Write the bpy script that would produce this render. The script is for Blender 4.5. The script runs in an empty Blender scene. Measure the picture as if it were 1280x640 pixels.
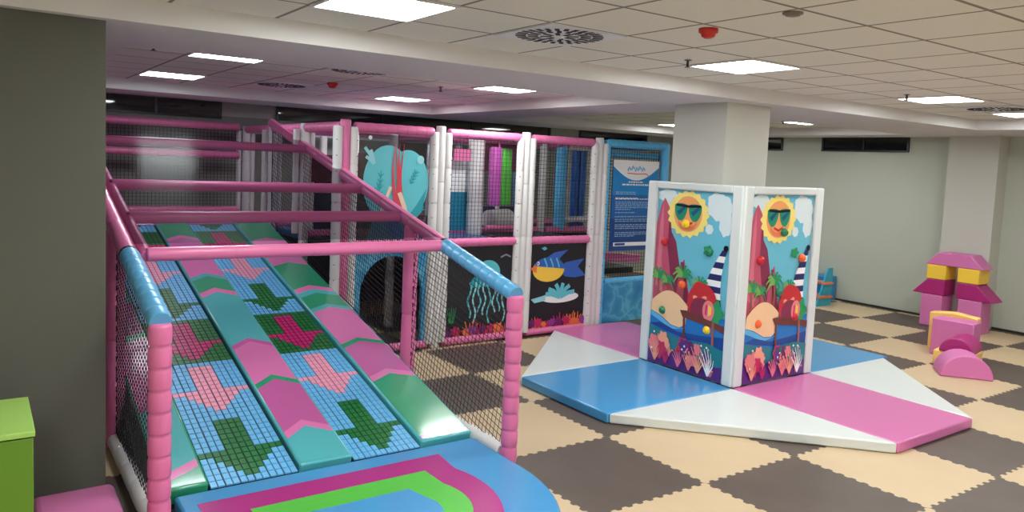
import bpy, bmesh, math, random
from mathutils import Vector, Matrix
random.seed(7)
S = bpy.context.scene
C = S.collection
PI = math.pi

# ------------------------------------------------------------------ materials
def lin(c):
    return tuple(((v/255)/12.92 if v/255 <= .04045 else ((v/255+.055)/1.055)**2.4) for v in c)
MATS = {}
def mat(name, rgb, rough=.5, spec=.5, metal=0, bump=None, noise=None, coat=0):
    if name in MATS: return MATS[name]
    m = bpy.data.materials.new(name); m.use_nodes = True
    nt = m.node_tree; b = nt.nodes['Principled BSDF']
    col = (*lin(rgb), 1)
    b.inputs['Base Color'].default_value = col
    b.inputs['Roughness'].default_value = rough
    b.inputs['Metallic'].default_value = metal
    b.inputs['Specular IOR Level'].default_value = spec
    b.inputs['Coat Weight'].default_value = coat
    b.inputs['Coat Roughness'].default_value = .08
    if noise:
        sc, amt = noise
        tc = nt.nodes.new('ShaderNodeTexCoord'); n = nt.nodes.new('ShaderNodeTexNoise')
        n.inputs['Scale'].default_value = sc; n.inputs['Detail'].default_value = 4
        nt.links.new(tc.outputs['Object'], n.inputs['Vector'])
        mx = nt.nodes.new('ShaderNodeMix'); mx.data_type = 'RGBA'
        mx.inputs[6].default_value = tuple(v*(1-amt) for v in col[:3]) + (1,)
        mx.inputs[7].default_value = tuple(min(1, v*(1+amt)) for v in col[:3]) + (1,)
        nt.links.new(n.outputs['Fac'], mx.inputs[0]); nt.links.new(mx.outputs[2], b.inputs['Base Color'])
    if bump:
        sc, st = bump
        tc = nt.nodes.new('ShaderNodeTexCoord'); n = nt.nodes.new('ShaderNodeTexNoise')
        n.inputs['Scale'].default_value = sc; n.inputs['Detail'].default_value = 3
        bp = nt.nodes.new('ShaderNodeBump'); bp.inputs['Strength'].default_value = st; bp.inputs['Distance'].default_value = .01
        nt.links.new(tc.outputs['Object'], n.inputs['Vector'])
        nt.links.new(n.outputs['Fac'], bp.inputs['Height']); nt.links.new(bp.outputs['Normal'], b.inputs['Normal'])
    MATS[name] = m
    return m
def emit(name, rgb, strength):
    m = bpy.data.materials.new(name); m.use_nodes = True
    b = m.node_tree.nodes['Principled BSDF']
    b.inputs['Base Color'].default_value = (.8, .8, .8, 1)
    b.inputs['Emission Color'].default_value = (*rgb, 1)
    b.inputs['Emission Strength'].default_value = strength
    return m
V = dict(rough=.32, bump=(9, .12))
pink = mat('pink_vinyl', (222, 116, 168), **V)
pink2 = mat('pink_mat_vinyl', (208, 116, 174), rough=.25, bump=(4, .08))
blue = mat('blue_vinyl', (92, 168, 216), **V)
blue2 = mat('blue_mat_vinyl', (74, 152, 210), rough=.16, bump=(3, .06))
blueframe = mat('bright_blue_vinyl', (92, 190, 242), **V)
white = mat('white_vinyl', (222, 220, 222), **V)
white2 = mat('white_mat_vinyl', (214, 220, 222), rough=.3, bump=(4, .1))
black = mat('black_rubber', (18, 18, 20), rough=.6)
darkin = mat('dark_panel', (24, 24, 30), rough=.5)
cord = mat('net_cord', (40, 36, 42), rough=.8)
cordp = mat('net_cord_light', (120, 110, 118), rough=.8)
green = mat('green_vinyl', (84, 190, 66), **V)
mag = mat('magenta_vinyl', (172, 44, 130), rough=.25, bump=(4, .08))
P_ = dict(rough=.18, bump=(5, .1), coat=.4)
c_teal = mat('pad_teal', (84, 182, 190), **P_)
c_pink = mat('pad_pink', (226, 124, 184), **P_)
c_mauve = mat('pad_mauve', (198, 100, 166), **P_)
c_green = mat('pad_green', (52, 160, 120), **P_)
t_blue = mat('tile_blue', (104, 184, 236), rough=.35)
t_green = mat('tile_green', (16, 108, 50), rough=.35)
t_mag = mat('tile_magenta', (190, 24, 108), rough=.35)
t_pink = mat('tile_pink', (240, 160, 190), rough=.35)
paint = mat('grey_wall_paint', (184, 190, 180), rough=.75, noise=(1.2, .03), bump=(60, .05))
paint_pil = mat('grey_pilaster_paint', (196, 196, 190), rough=.75, noise=(1.2, .03), bump=(60, .05))
paint_dim = mat('grey_wall_paint_dimmed', (146, 148, 142), rough=.75, noise=(1.2, .04), bump=(60, .05))  # same grey as the other walls, the far wall's dimness put into the colour
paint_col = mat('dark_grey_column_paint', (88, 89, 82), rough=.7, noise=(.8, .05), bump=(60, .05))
plaster = mat('white_plaster', (214, 208, 208), rough=.8, bump=(40, .03))
soffit = mat('pale_plaster_soffit', (216, 214, 216), rough=.8, bump=(40, .03))

# ------------------------------------------------------------------ mesh helpers
class MB:
    def __init__(s): s.v = []; s.f = []; s.mi = []; s.sm = []; s.mats = []
    def m(s, m):
        if m not in s.mats: s.mats.append(m)
        return s.mats.index(m)
    def add(s, vs, fs, m, smooth=False):
        o = len(s.v); k = s.m(m)
        s.v += [tuple(v) for v in vs]
        for f in fs: s.f.append(tuple(i+o for i in f)); s.mi.append(k); s.sm.append(smooth)
        return s
    def box(s, a, b, m):
        (x0, y0, z0), (x1, y1, z1) = a, b
        return s.hexa([(x0,y0,z0),(x1,y0,z0),(x1,y1,z0),(x0,y1,z0),(x0,y0,z1),(x1,y0,z1),(x1,y1,z1),(x0,y1,z1)], m)
    def hexa(s, v, m):
        return s.add(v, [(0,3,2,1),(4,5,6,7),(0,1,5,4),(1,2,6,5),(2,3,7,6),(3,0,4,7)], m)
    def prism(s, pts, d, m):          # pts: 3D polygon, d: extrusion vector
        n = len(pts); d = Vector(d)
        v = [Vector(p) for p in pts] + [Vector(p)+d for p in pts]
        return s.add(v, [tuple(range(n))[::-1], tuple(range(n, 2*n))] + [(i, (i+1) % n, n+(i+1) % n, n+i) for i in range(n)], m)
    def lathe(s, p0, p1, prof, m, n=12):   # prof: (t along 0..1, radius)
        p0 = Vector(p0); p1 = Vector(p1); a = (p1-p0).normalized()
        u = a.cross(Vector((0, 0, 1)))
        if u.length < .01: u = a.cross(Vector((0, 1, 0)))
        u.normalize(); w = a.cross(u)
        vs = []; fs = []
        for t, r in prof:
            c = p0.lerp(p1, t)
            for k in range(n):
                q = 2*PI*k/n; vs.append(c + u*math.cos(q)*r + w*math.sin(q)*r)
        for i in range(len(prof)-1):
            for k in range(n): fs.append((i*n+k, i*n+(k+1) % n, (i+1)*n+(k+1) % n, (i+1)*n+k))
        s.add(vs, fs, m, True)
        o = len(s.v)-len(vs); kk = s.m(m)
        s.f.append(tuple(o+k for k in range(n))[::-1]); s.mi.append(kk); s.sm.append(False)
        o2 = o+(len(prof)-1)*n
        s.f.append(tuple(o2+k for k in range(n))); s.mi.append(kk); s.sm.append(False)
        return s
    def foam(s, p0, p1, r, m, seg=.14, groove=.06, n=14):   # padded tube with stitched rings
        L = (Vector(p1)-Vector(p0)).length; k = max(1, round(L/seg)); pr = []
        g = .017/L
        for i in range(k):
            a, b = i/k, (i+1)/k
            pr += [(a+ (g*.3 if i else 0), r*(1-groove*1.6)), (a+g*.6, r*(1-groove*.5)), (a+g*1.2, r*.995), ((a+b)/2, r*1.01), (b-g*1.2, r*.995), (b-g*.6, r*(1-groove*.5))]
        pr.append((1, r*(1-2*groove)))
        return s.lathe(p0, p1, pr, m, n)
    def bar(s, p0, p1, w, m):     # square thread
        p0 = Vector(p0); p1 = Vector(p1); a = (p1-p0)
        if a.length < 1e-4: return s
        a.normalize(); u = a.cross(Vector((.31, .17, .93))).normalized()*w/2; q = a.cross(u)
        vs = [p+d for p in (p0, p1) for d in (u+q, u-q, -u-q, -u+q)]
        return s.add(vs, [(0,1,5,4),(1,2,6,5),(2,3,7,6),(3,0,4,7)], m)
    def build(s, name, parent=None, bevel=0, seg=2, kind=None, label=None):
        me = bpy.data.meshes.new(name)
        off = Vector((0, 0, 0))
        p = parent
        while p: off = off + Vector(p.location); p = p.parent
        me.from_pydata([tuple(Vector(v)-off) for v in s.v], [], s.f)
        for m in s.mats: me.materials.append(m)
        me.polygons.foreach_set('material_index', s.mi); me.polygons.foreach_set('use_smooth', s.sm)
        bm = bmesh.new(); bm.from_mesh(me); 
        if bevel:
            bmesh.ops.remove_doubles(bm, verts=bm.verts, dist=1e-5)
        bmesh.ops.recalc_face_normals(bm, faces=bm.faces)
        bm.to_mesh(me); bm.free(); me.update()
        o = bpy.data.objects.new(name, me); C.objects.link(o)
        if parent: o.parent = parent
        if bevel:
            b = o.modifiers.new('bevel', 'BEVEL'); b.width = bevel; b.segments = seg; b.limit_method = 'ANGLE'; b.angle_limit = .6
            b.harden_normals = False
            for q in me.polygons: q.use_smooth = True
            me.set_sharp_from_angle(angle=.7)
        if kind: o['kind'] = kind
        if label: o['label'] = label
        return o
def thing(name, label, cat, loc=(0, 0, 0), group=None):
    o = bpy.data.objects.new(name, None); C.objects.link(o); o.location = loc
    o.empty_display_size = .1
    o['label'] = label; o['category'] = cat
    if group: o['group'] = group
    return o
def tag(o, label, cat, group=None):
    o['label'] = label; o['category'] = cat
    if group: o['group'] = group
    return o
def struct(name, mb, **k): return mb.build(name, kind='structure', **k)
def setorigin(o, loc):
    loc = Vector(loc)
    for v in o.data.vertices: v.co -= loc
    o.location = loc
def copy_tree(o, parent=None):
    c = o.copy(); C.objects.link(c); c.parent = parent
    for ch in list(o.children): copy_tree(ch, c)
    return c

def clip_lines(poly, d, sp, off=0):
    """segments of parallel lines (direction d, spacing sp) inside 2D polygon"""
    dx, dy = d; L = math.hypot(dx, dy); dx /= L; dy /= L; nx, ny = -dy, dx
    s = [p[0]*nx+p[1]*ny for p in poly]; lo, hi = min(s), max(s)
    out = []; k = math.ceil((lo-off)/sp)
    while k*sp+off < hi:
        c = k*sp+off; ts = []
        for i in range(len(poly)):
            a, b = poly[i], poly[(i+1) % len(poly)]; sa, sb = s[i]-c, s[(i+1) % len(poly)]-c
            if (sa <= 0) != (sb <= 0):
                q = sa/(sa-sb); x = a[0]+(b[0]-a[0])*q; y = a[1]+(b[1]-a[1])*q; ts.append(x*dx+y*dy)
        ts.sort()
        for i in range(0, len(ts)-1, 2):
            out.append(((nx*c+dx*ts[i], ny*c+dy*ts[i]), (nx*c+dx*ts[i+1], ny*c+dy*ts[i+1])))
        k += 1
    return out
def net(poly, to3, parent, sp=.046, w=.0042, dirs=((1, 0), (0, 1)), m=cord):
    mb = MB()
    for d in dirs:
        for a, b in clip_lines(poly, d, sp): mb.bar(to3(*a), to3(*b), w, m)
    for i in range(len(poly)): mb.bar(to3(*poly[i]), to3(*poly[(i+1) % len(poly)]), w*2, m)
    return mb.build('net', parent)

# flat print drawn as thin layered cut-outs on a panel
class Print:
    def __init__(s, to3, n): s.mb = MB(); s.to3 = to3; s.n = Vector(n); s.k = 0
    def poly(s, pts, m, step=True):
        if step: s.k += 1
        s.k += .2
        vs = [Vector(s.to3(u, v)) + s.n*(.0005*s.k) for u, v in pts]
        s.mb.add(vs, [tuple(range(len(vs)))], m)
    def ell(s, u, v, ru, rv, m, n=24, wob=0, f=8, a0=0, a1=2*PI, step=True):
        pts = [(u+ru*(1+wob*math.cos(f*q))*math.cos(q), v+rv*(1+wob*math.cos(f*q))*math.sin(q)) for q in [a0+(a1-a0)*k/n for k in range(n + (0 if a1-a0 >= 2*PI-.01 else 1))]]
        s.poly(pts, m, step)
    def stroke(s, pts, w, m, step=True, taper=False):
        L = []; R = []
        for i, p in enumerate(pts):
            a = pts[max(0, i-1)]; b = pts[min(len(pts)-1, i+1)]
            dx, dy = b[0]-a[0], b[1]-a[1]; l = math.hypot(dx, dy) or 1
            ww = w*(1-i/len(pts)) if taper else w
            L.append((p[0]-dy/l*ww/2, p[1]+dx/l*ww/2)); R.append((p[0]+dy/l*ww/2, p[1]-dx/l*ww/2))
        s.poly(L+R[::-1], m, step)
def ink(name, rgb): return mat('print_'+name, rgb, rough=.3)

# ------------------------------------------------------------------ room shell
def floor_mat():
    m = bpy.data.materials.new('puzzle_mat_checker'); m.use_nodes = True
    nt = m.node_tree; N = nt.nodes; L = nt.links; b = N['Principled BSDF']
    tc = N.new('ShaderNodeTexCoord'); sp = N.new('ShaderNodeSeparateXYZ'); L.new(tc.outputs['Object'], sp.inputs[0])
    def M(op, a, c=None, d=None):
        n = N.new('ShaderNodeMath'); n.operation = op
        for i, v in enumerate((a, c, d)):
            if v is None: continue
            if isinstance(v, (int, float)): n.inputs[i].default_value = v
            else: L.new(v, n.inputs[i])
        return n.outputs[0]
    X, Y = sp.outputs[0], sp.outputs[1]
    def jag(a, o):     # jigsaw teeth along the seams
        t = M('SINE', M('MULTIPLY', o, 2*PI*11))
        sq = M('MULTIPLY', M('MAXIMUM', M('MINIMUM', M('MULTIPLY', t, 2.2), 1), -1), .011)
        return M('ADD', a, sq)
    xj, yj = jag(X, Y), jag(Y, X)
    par = M('PINGPONG', M('ADD', M('FLOOR', xj), M('FLOOR', yj)), 1)   # 0 when even
    def seam(a): 
        f = M('FRACT', a); return M('LESS_THAN', M('MINIMUM', f, M('SUBTRACT', 1, f)), .0035)
    sm = M('MAXIMUM', seam(xj), seam(yj))
    nz = N.new('ShaderNodeTexNoise'); nz.inputs['Scale'].default_value = 2.5; nz.inputs['Detail'].default_value = 5; L.new(tc.outputs['Object'], nz.inputs['Vector'])
    def mix(f, a, c):
        x = N.new('ShaderNodeMix'); x.data_type = 'RGBA'
        for i, v in ((0, f), (6, a), (7, c)):
            if isinstance(v, tuple): x.inputs[i].default_value = (*v, 1)
            else: L.new(v, x.inputs[i])
        return x.outputs[2]
    dk = mix(nz.outputs['Fac'], lin((74, 63, 58)), lin((98, 85, 78)))
    lt = mix(nz.outputs['Fac'], lin((196, 172, 140)), lin((206, 184, 152)))
    col = mix(par, dk, lt)
    col = mix(M('MULTIPLY', sm, .55), col, lin((84, 66, 52)))
    L.new(col, b.inputs['Base Color']); b.inputs['Roughness'].default_value = .5
    n2 = N.new('ShaderNodeTexNoise'); n2.inputs['Scale'].default_value = 260; L.new(tc.outputs['Object'], n2.inputs['Vector'])
    bp = N.new('ShaderNodeBump'); bp.inputs['Strength'].default_value = .12; bp.inputs['Distance'].default_value = .004
    L.new(M('SUBTRACT', n2.outputs['Fac'], sm), bp.inputs['Height']); L.new(bp.outputs['Normal'], b.inputs['Normal'])
    return m
def ceil_mat():
    m = bpy.data.materials.new('ceiling_tiles'); m.use_nodes = True
    nt = m.node_tree; N = nt.nodes; L = nt.links; b = N['Principled BSDF']
    tc = N.new('ShaderNodeTexCoord'); sp = N.new('ShaderNodeSeparateXYZ'); L.new(tc.outputs['Object'], sp.inputs[0])
    def M(op, a, c=None):
        n = N.new('ShaderNodeMath'); n.operation = op
        for i, v in enumerate((a, c)):
            if v is None: continue
            if isinstance(v, (int, float)): n.inputs[i].default_value = v
            else: L.new(v, n.inputs[i])
        return n.outputs[0]
    def line(a, o):
        f = M('FRACT', M('DIVIDE', M('ADD', a, 60-o), .6)); return M('LESS_THAN', M('MINIMUM', f, M('SUBTRACT', 1, f)), .019)
    ln = M('MAXIMUM', line(sp.outputs[0], -1.36), line(sp.outputs[1], -.807))
    nz = N.new('ShaderNodeTexNoise'); nz.inputs['Scale'].default_value = 90; nz.inputs['Detail'].default_value = 4; L.new(tc.outputs['Object'], nz.inputs['Vector'])
    x = N.new('ShaderNodeMix'); x.data_type = 'RGBA'; x.inputs[6].default_value = (*lin((222, 222, 212)), 1); x.inputs[7].default_value = (*lin((236, 236, 226)), 1)
    L.new(nz.outputs['Fac'], x.inputs[0])
    y = N.new('ShaderNodeMix'); y.data_type = 'RGBA'; y.inputs[7].default_value = (*lin((138, 130, 122)), 1)
    L.new(ln, y.inputs[0]); L.new(x.outputs[2], y.inputs[6]); L.new(y.outputs[2], b.inputs['Base Color'])
    b.inputs['Roughness'].default_value = .85
    bp = N.new('ShaderNodeBump'); bp.inputs['Strength'].default_value = .3; bp.inputs['Distance'].default_value = .006
    L.new(M('SUBTRACT', nz.outputs['Fac'], ln), bp.inputs['Height']); L.new(bp.outputs['Normal'], b.inputs['Normal'])
    return m
FM, CM = floor_mat(), ceil_mat()
XL, XR, YB, YF = -6.0, 8.15, -6.6, 7.0
struct('floor', MB().box((XL-.2, YB-.2, -.1), (XR+.2, YF+.2, 0), FM))
ce = MB()
ZT, ZS = 2.93, 2.80
ce.box((XL-.2, YB-.2, ZT), (6.5, .36, ZT+.1), CM)
ce.box((-3.2, 1.5, ZT), (1.62, 5.98, ZT+.1), CM)
ce.box((2.6, 1.75, ZT), (7.4, 5.98, ZT+.1), CM)
struct('ceiling', ce)
sf = MB()
for a, b in [((XL-.2, .36), (XR+.2, 1.5)), ((XL-.2, 1.5), (-3.2, 5.98)), ((1.62, 1.5), (2.6, 5.98)), ((2.6, 1.5), (7.4, 1.75)), ((7.4, 1.5), (XR+.2, 5.98)),
             ((XL-.2, 5.98), (XR+.2, YF+.2)), ((6.5, YB-.2), (XR+.2, .36))]:
    sf.box((*a, ZS), (*b, ZS+.24), soffit)
struct('trim_1', sf)
# walls
struct('wall_right', MB().box((XR, YB-.2, 0), (XR+.2, YF+.2, ZS), paint))
struct('wall_left', MB().box((XL-.2, YB, 0), (XL, YF, 3), mat('cream_wall_paint', (224, 222, 214), rough=.7)))
struct('wall_back', MB().box((XL-.2, YB-.2, 0), (XR, YB, 3), mat('cream_wall_paint', (224, 222, 214), rough=.7)))
struct('wall_front', MB().box((XL-.2, YF, 0), (XR, YF+.2, ZS), paint_dim))
struct('trim_2', MB().box((7.85, .64, 0), (XR-.001, 1.33, ZS), paint_pil))
struct('baseboard_right', MB().box((XR-.03, YB, 0.001), (XR-.001, YF-.001, .03), mat('dark_skirting', (48, 42, 38))))
struct('trim_3', MB().box((1.93, .62, 0), (2.60, 1.30, ZS), paint_pil))
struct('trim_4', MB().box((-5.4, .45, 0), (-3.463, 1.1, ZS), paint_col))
# high strip windows
glassd = mat('night_window_glass', (10, 12, 16), rough=.03, spec=.8)
framed = mat('window_frame_dark', (34, 36, 42), rough=.4)
def window(n, a, b, z0=2.56, z1=2.8, wall='front', panes=2):
    fr = MB(); pn = MB(); t = .03
    def bx(mb, u0, u1, h0, h1, d0, d1, m):
        if wall == 'front': mb.box((u0, YF-d1, h0), (u1, YF-d0, h1), m)
        else: mb.box((XR-d1, u0, h0), (XR-d0, u1, h1), m)
    bx(fr, a, b, z0, z0+t, .001, .03, framed); bx(fr, a, b, z1-t*.6, z1-.001, .001, .03, framed)
    for k in range(panes+1):
        u = a+(b-a-t)*k/panes; bx(fr, u, u+t, z0+t, z1-t*.6, .001, .03, framed)
    o = fr.build('window_%d' % n, kind='structure'); bx(pn, a+.005, b-.005, z0+.005, z1-.005, .0005, .012, glassd)
    pn.build('window_pane', o)
window(1, -2.9, -1.19); window(2, -.42, 4.7, panes=3); window(3, 5.4, 7.2)
window(4, 2.08, 3.62, wall='right'); window(5, 4.42, 5.9, wall='right')

# ------------------------------------------------------------------ ceiling fixtures
lamp_em = emit('led_diffuser', (.97, 1, .955), 33)
lamp_em2 = emit('led_diffuser_cool', (.90, 1, 1), 33)
wmetal = mat('white_metal', (225, 225, 225), rough=.35)
def lamp(x, y, label, m=lamp_em, group=None):
    t = thing('ceiling_light', label, 'light', (x+.3, y+.3, ZT), group)
    f = MB(); z = ZT-.012
    for a, b in [((x, y), (x+.6, y+.02)), ((x, y+.58), (x+.6, y+.6)), ((x, y+.02), (x+.02, y+.58)), ((x+.58, y+.02), (x+.6, y+.58))]:
        f.box((*a, z), (*b, ZT), wmetal)
    f.build('light_frame', t); MB().box((x+.02, y+.02, ZT-.006), (x+.58, y+.58, ZT-.001), m).build('diffuser', t)
lamp(-2.56, -.807, 'large square light panel at the top edge, above the pink railings')
lamp(.44, -.807, 'square light panel just in front of the beam near the grey column')
lamp(3.44, -.807, 'square light panel in the front ceiling, right of the grey column')
lamp(5.5, -.807, 'square light panel cut by the right edge, beside the farther round vent')
lamp(-2.56, 2.193, 'nearer of the two thin light strips seen in the left recess', lamp_em2)
lamp(-2.56, 4.593, 'farther of the two thin light strips in the left recess, by the dark column', lamp_em2)
lamp(.44, 2.35, 'thin light strip above the middle netted bay, rightmost in the left recess')
lamp(.44, 4.9, 'light panel deep in the recess over the pink top rail')
lamp(6.04, 2.38, 'small far light panel just right of the grey column')
lamp(6.04, 5.0, 'small far light panel at the left edge of the grey column')
# same fitting repeated over the part of the hall behind the viewer
for x in (-5.0, -2.56, .44, 3.44):
    for y in (-3.2, -5.6): lamp(x, y, 'square light panel in the ceiling behind the viewer', group='light panels behind the viewer')
vm = mat('vent_white', (226, 230, 236), rough=.35)
def vent(x, y, label):
    t = thing('ceiling_vent', label, 'vent', (x+.3, y+.3, ZT)); c = (x+.3, y+.3)
    p = MB().box((x+.005, y+.005, ZT-.01), (x+.595, y+.595, ZT), vm); p.build('face_plate', t)
    p = MB()
    for ring, n, r0, r1 in ((0, 8, .05, .12), (1, 18, .135, .2), (2, 28, .21, .275)):
        for k in range(n):
            a = 2*PI*k/n+ring*.2; ca, sa = math.cos(a), math.sin(a); w = .014
            q = [(r0, -w), (r1, -w), (r1, w), (r0, w)]
            p.prism([(c[0]+ca*r-sa*(s), c[1]+sa*r+ca*s, ZT-.0125) for r, s in q], (0, 0, .002), black)
    p.build('slots', t)
    MB().lathe((*c, ZT-.022), (*c, ZT-.01), [(0, .02), (.5, .035), (1, .035)], vm, 16).build('hub', t)
vent(-1.36, -.807, 'round swirl air vent in the front ceiling, nearest to the viewer')
vent(4.64, -.807, 'round swirl air vent far right between two light panels')
vent(-1.36, 2.2, 'nearer swirl air vent in the left ceiling recess')
vent(-1.36, 4.5, 'farther swirl air vent in the left ceiling recess')
redp = mat('red_plastic', (206, 44, 36), rough=.35)
def disc(name, x, y, r, h, m, label, cat):
    o = MB().lathe((x, y, ZT), (x, y, ZT-h), [(0, r), (.4, r), (.55, r*.75), (.8, r*.7), (1, r*.35)], m, 20).build(name); setorigin(o, (x, y, ZT)); tag(o, label, cat)
disc('fire_alarm', -.63, -1.33, .055, .055, redp, 'red round fire alarm on the front ceiling right of the swirl vent', 'alarm')
disc('fire_alarm', -.75, 3.99, .06, .06, redp, 'small red alarm in the left ceiling recess by the vents', 'alarm')
disc('smoke_detector', -.70, -1.93, .05, .02, mat('grey_plastic', (120, 112, 104)), 'small grey round detector near the top edge right of the red alarm', 'detector')
chrome = mat('chrome', (120, 116, 112), rough=.3, metal=1)
def sprinkler(x, y, label):
    t = thing('sprinkler', label, 'sprinkler', (x, y, ZT))
    MB().lathe((x, y, ZT), (x, y, ZT-.05), [(0, .028), (.1, .028), (.15, .01), (1, .01)], chrome, 10).build('stem', t)
    MB().lathe((x, y, ZT-.05), (x, y, ZT-.056), [(0, .022), (1, .022)], chrome, 10).build('deflector', t)
sprinkler(.24, -.39, 'small sprinkler head beside the light panel in front of the column')
sprinkler(3.19, -.46, 'small sprinkler head beside the right square light panel')
sprinkler(-2.9, 2.3, 'small sprinkler head at the left end of the left recess')
sprinkler(.2, 3.2, 'small sprinkler head in the left recess between two light strips, right of the red alarm')
sprinkler(5.85, 2.8, 'small sprinkler head near the far light right of the column')

# ------------------------------------------------------------------ slide
RS, RZ, RY = .237, 1.2, -.05            # hand-rail slope
def rz(y): return RZ+RS*(y-RY)
SA, SB, SY = .12, .23, .25
def sz(y): return SA+SB*(y-SY)
XL_, XR_ = -3.27, -.98
sl = thing('slide', 'wide netted slide with arrow lanes, chevron pads and pink and blue rails', 'slide', (-2.1, .3, 0))
YT = 5.25
y0 = .3
# body under the lanes
b = MB()
b.prism([(XL_+.04, y0+.02, 0.003), (XL_+.04, YT, 0.003), (XL_+.04, YT, sz(YT)-.1), (XL_+.04, y0+.02, sz(y0)-.1)], (XR_-XL_-.16, 0, 0), black)
b.build('slide_base', sl)
def lane(xa, xb, ncol, seq):
    mb = MB(); n = Vector((0, -SB, 1)).normalized(); cw = (xb-xa)/ncol
    def P(x, y, h): return Vector((x, y, sz(y)-.045)) + n*h
    mb.add([P(xa, y0, 0), P(xb, y0, 0), P(xb, YT, 0), P(xa, YT, 0), P(xa, y0, -.04), P(xb, y0, -.04), P(xb, YT, -.04), P(xa, YT, -.04)],
           [(0, 1, 2, 3), (7, 6, 5, 4), (0, 4, 5, 1), (1, 5, 6, 2), (2, 6, 7, 3), (3, 7, 4, 0)], black)
    cell = .78; rows = 13; rh = cell/rows
    width = {1: 1, 2: 2.2, 3: 3.4, 4: 4.6, 5: 6.3}
    R = int((YT-y0)/rh)
    for r in range(R):
        k = r//rows; q = r % rows; bg, ar = seq[k % len(seq)]
        for c in range(ncol):
            d = abs(c-(ncol-1)/2)
            hw = width.get(q, 2.7 if 6 <= q <= 11 else 0)
            m = ar if d < hw*ncol/13 else bg
            g = .002; e = .005 if c % 2 == 0 else .002
            a0, a1 = xa+c*cw+(e/2+.001), xa+(c+1)*cw-(.001+ (0.005 if c % 2 == 1 else .002)/2); b0, b1 = y0+r*rh+g/2+.001, y0+(r+1)*rh-g/2-.001
            i = .0015
            vs = [P(a0, b0, 0), P(a1, b0, 0), P(a1, b1, 0), P(a0, b1, 0), P(a0+i, b0+i, .008), P(a1-i, b0+i, .008), P(a1-i, b1-i, .008), P(a0+i, b1-i, .008)]
            mb.add(vs, [(4, 5, 6, 7), (0, 1, 5, 4), (1, 2, 6, 5), (2, 3, 7, 6), (3, 0, 4, 7)], m)
    return mb.build('tile_lane', sl)
seqc = [(t_blue, t_green), (t_blue, t_pink), (t_green, t_mag)]
lane(-2.92, -2.38, 12, seqc); lane(-2.0, -1.50, 12, seqc)
def pad(xa, xb, bands, apex, base, end=None):
    """bands: list of (y at mid, material) upwards; apex = rise of the chevron at the middle"""
    n = Vector((0, -SB, 1)).normalized()
    def P(x, y, h=0): return Vector((x, y, sz(y))) + n*h
    e = .018; mb = MB()
    mb.hexa([P(xa, y0, -.12), P(xb, y0, -.12), P(xb, YT, -.12), P(xa, YT, -.12), P(xa, y0, -.001), P(xb, y0, -.001), P(xb, YT, -.001), P(xa, YT, -.001)], base)
    o = mb.build('divider_pad', sl, bevel=.014, seg=3)
    top = MB(); xa += e; xb -= e; xm = (xa+xb)/2; ys = [q for q, _ in bands] + [YT-.02]
    N = 8
    for i, (q, m) in enumerate(bands):
        def edge(y, last):
            out = []
            for k in range(N+1):
                t = k/N; x = xa+(xb-xa)*t; r = apex*(1-abs(2*t-1)) if apex > 0 else apex*(1-t)
                yy = y-apex+r if apex > 0 else y+r
                yy = min(max(yy, y0+e), YT-.02)
                if last == 'lo' : yy = y0+e
                if last == 'hi' : yy = YT-.02
                out.append((x, yy))
            return out
        lo = edge(ys[i], 'lo' if i == 0 else ''); hi = edge(ys[i+1], 'hi' if i == len(bands)-1 else '')
        vs = [P(x, y, .0015) for x, y in lo+hi]
        fs = [(k, k+1, N+2+k, N+1+k) for k in range(N) if (hi[k][1]-lo[k][1] > 1e-4 or hi[k+1][1]-lo[k+1][1] > 1e-4)]
        top.add(vs, fs, m)
    top.build('chevron_cover', o)
pad(-2.37, -2.01, [(.3, c_teal), (.72, c_pink), (.80, c_mauve), (1.40, c_green), (1.47, c_pink), (2.05, c_mauve), (2.12, c_teal), (3.12, c_pink), (3.22, c_green), (3.52, c_teal), (3.60, c_pink), (4.08, c_green), (4.2, c_mauve), (4.66, c_pink), (4.75, c_green)], .12, c_teal)
pad(-1.49, -1.07, [(.3, c_teal), (.36, c_pink), (.46, c_green), (1.26, c_pink), (1.34, c_mauve), (1.86, c_green), (1.93, c_pink), (2.6, c_teal), (2.68, c_green), (2.95, c_teal), (3.05, c_pink), (3.15, c_green), (3.8, c_pink), (4.6, c_green)], .1, c_teal)
pad(-3.19, -2.93, [(.3, c_green), (.48, c_pink), (.56, c_teal), (1.28, c_mauve), (1.36, c_pink), (2.3, c_green), (2.4, c_mauve), (3.0, c_teal), (3.7, c_pink), (4.5, c_green)], -.12, c_green)
# white foam edge along the foot of both nets
for x in (XL_, XR_):
    MB().foam((x, .02, .06), (x, 1.5, .06), .055, white, seg=.3).build('foam_edge', sl)
# posts and rails
R = .060
for x in (XL_, XR_):
    MB().foam((x, RY, .003), (x, RY, rz(RY)+.0), R, pink, seg=.115, groove=.09).build('guard_post', sl)
    MB().foam((x, 1.53, .003), (x, 1.53, rz(1.53)-.03), R*1.05, pink, seg=.9).build('guard_post', sl)
    MB().foam((x, RY-.012, rz(RY)+.005), (x, .95, rz(.95)), R, blue, seg=.105, groove=.05).build('handrail', sl, label='light blue lower handrail')
    MB().foam((x, .96, rz(.96)), (x, 5.4, rz(5.4)), R*.92, pink, seg=.6).build('handrail', sl, label='pink upper handrail')
    MB().lathe((x, .935, rz(.935)), (x, .975, rz(.975)), [(0, R*.95), (1, R*.95)], black, 12).build('rail_joint', sl)
for y in (.95, 1.69, 2.52, 4.06):
    MB().foam((XL_+.10, y, rz(y)-.0), (XR_-.02, y, rz(y)-.0), .046, pink, seg=.5, groove=.03).build('cross_bar', sl)
MB().foam((XL_+.10, .95, rz(.95)-.01), (XL_+.10, 5.3, rz(5.3)-.01), .036, pink, seg=.6).build('handrail', sl)
YN = 5.35
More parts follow.
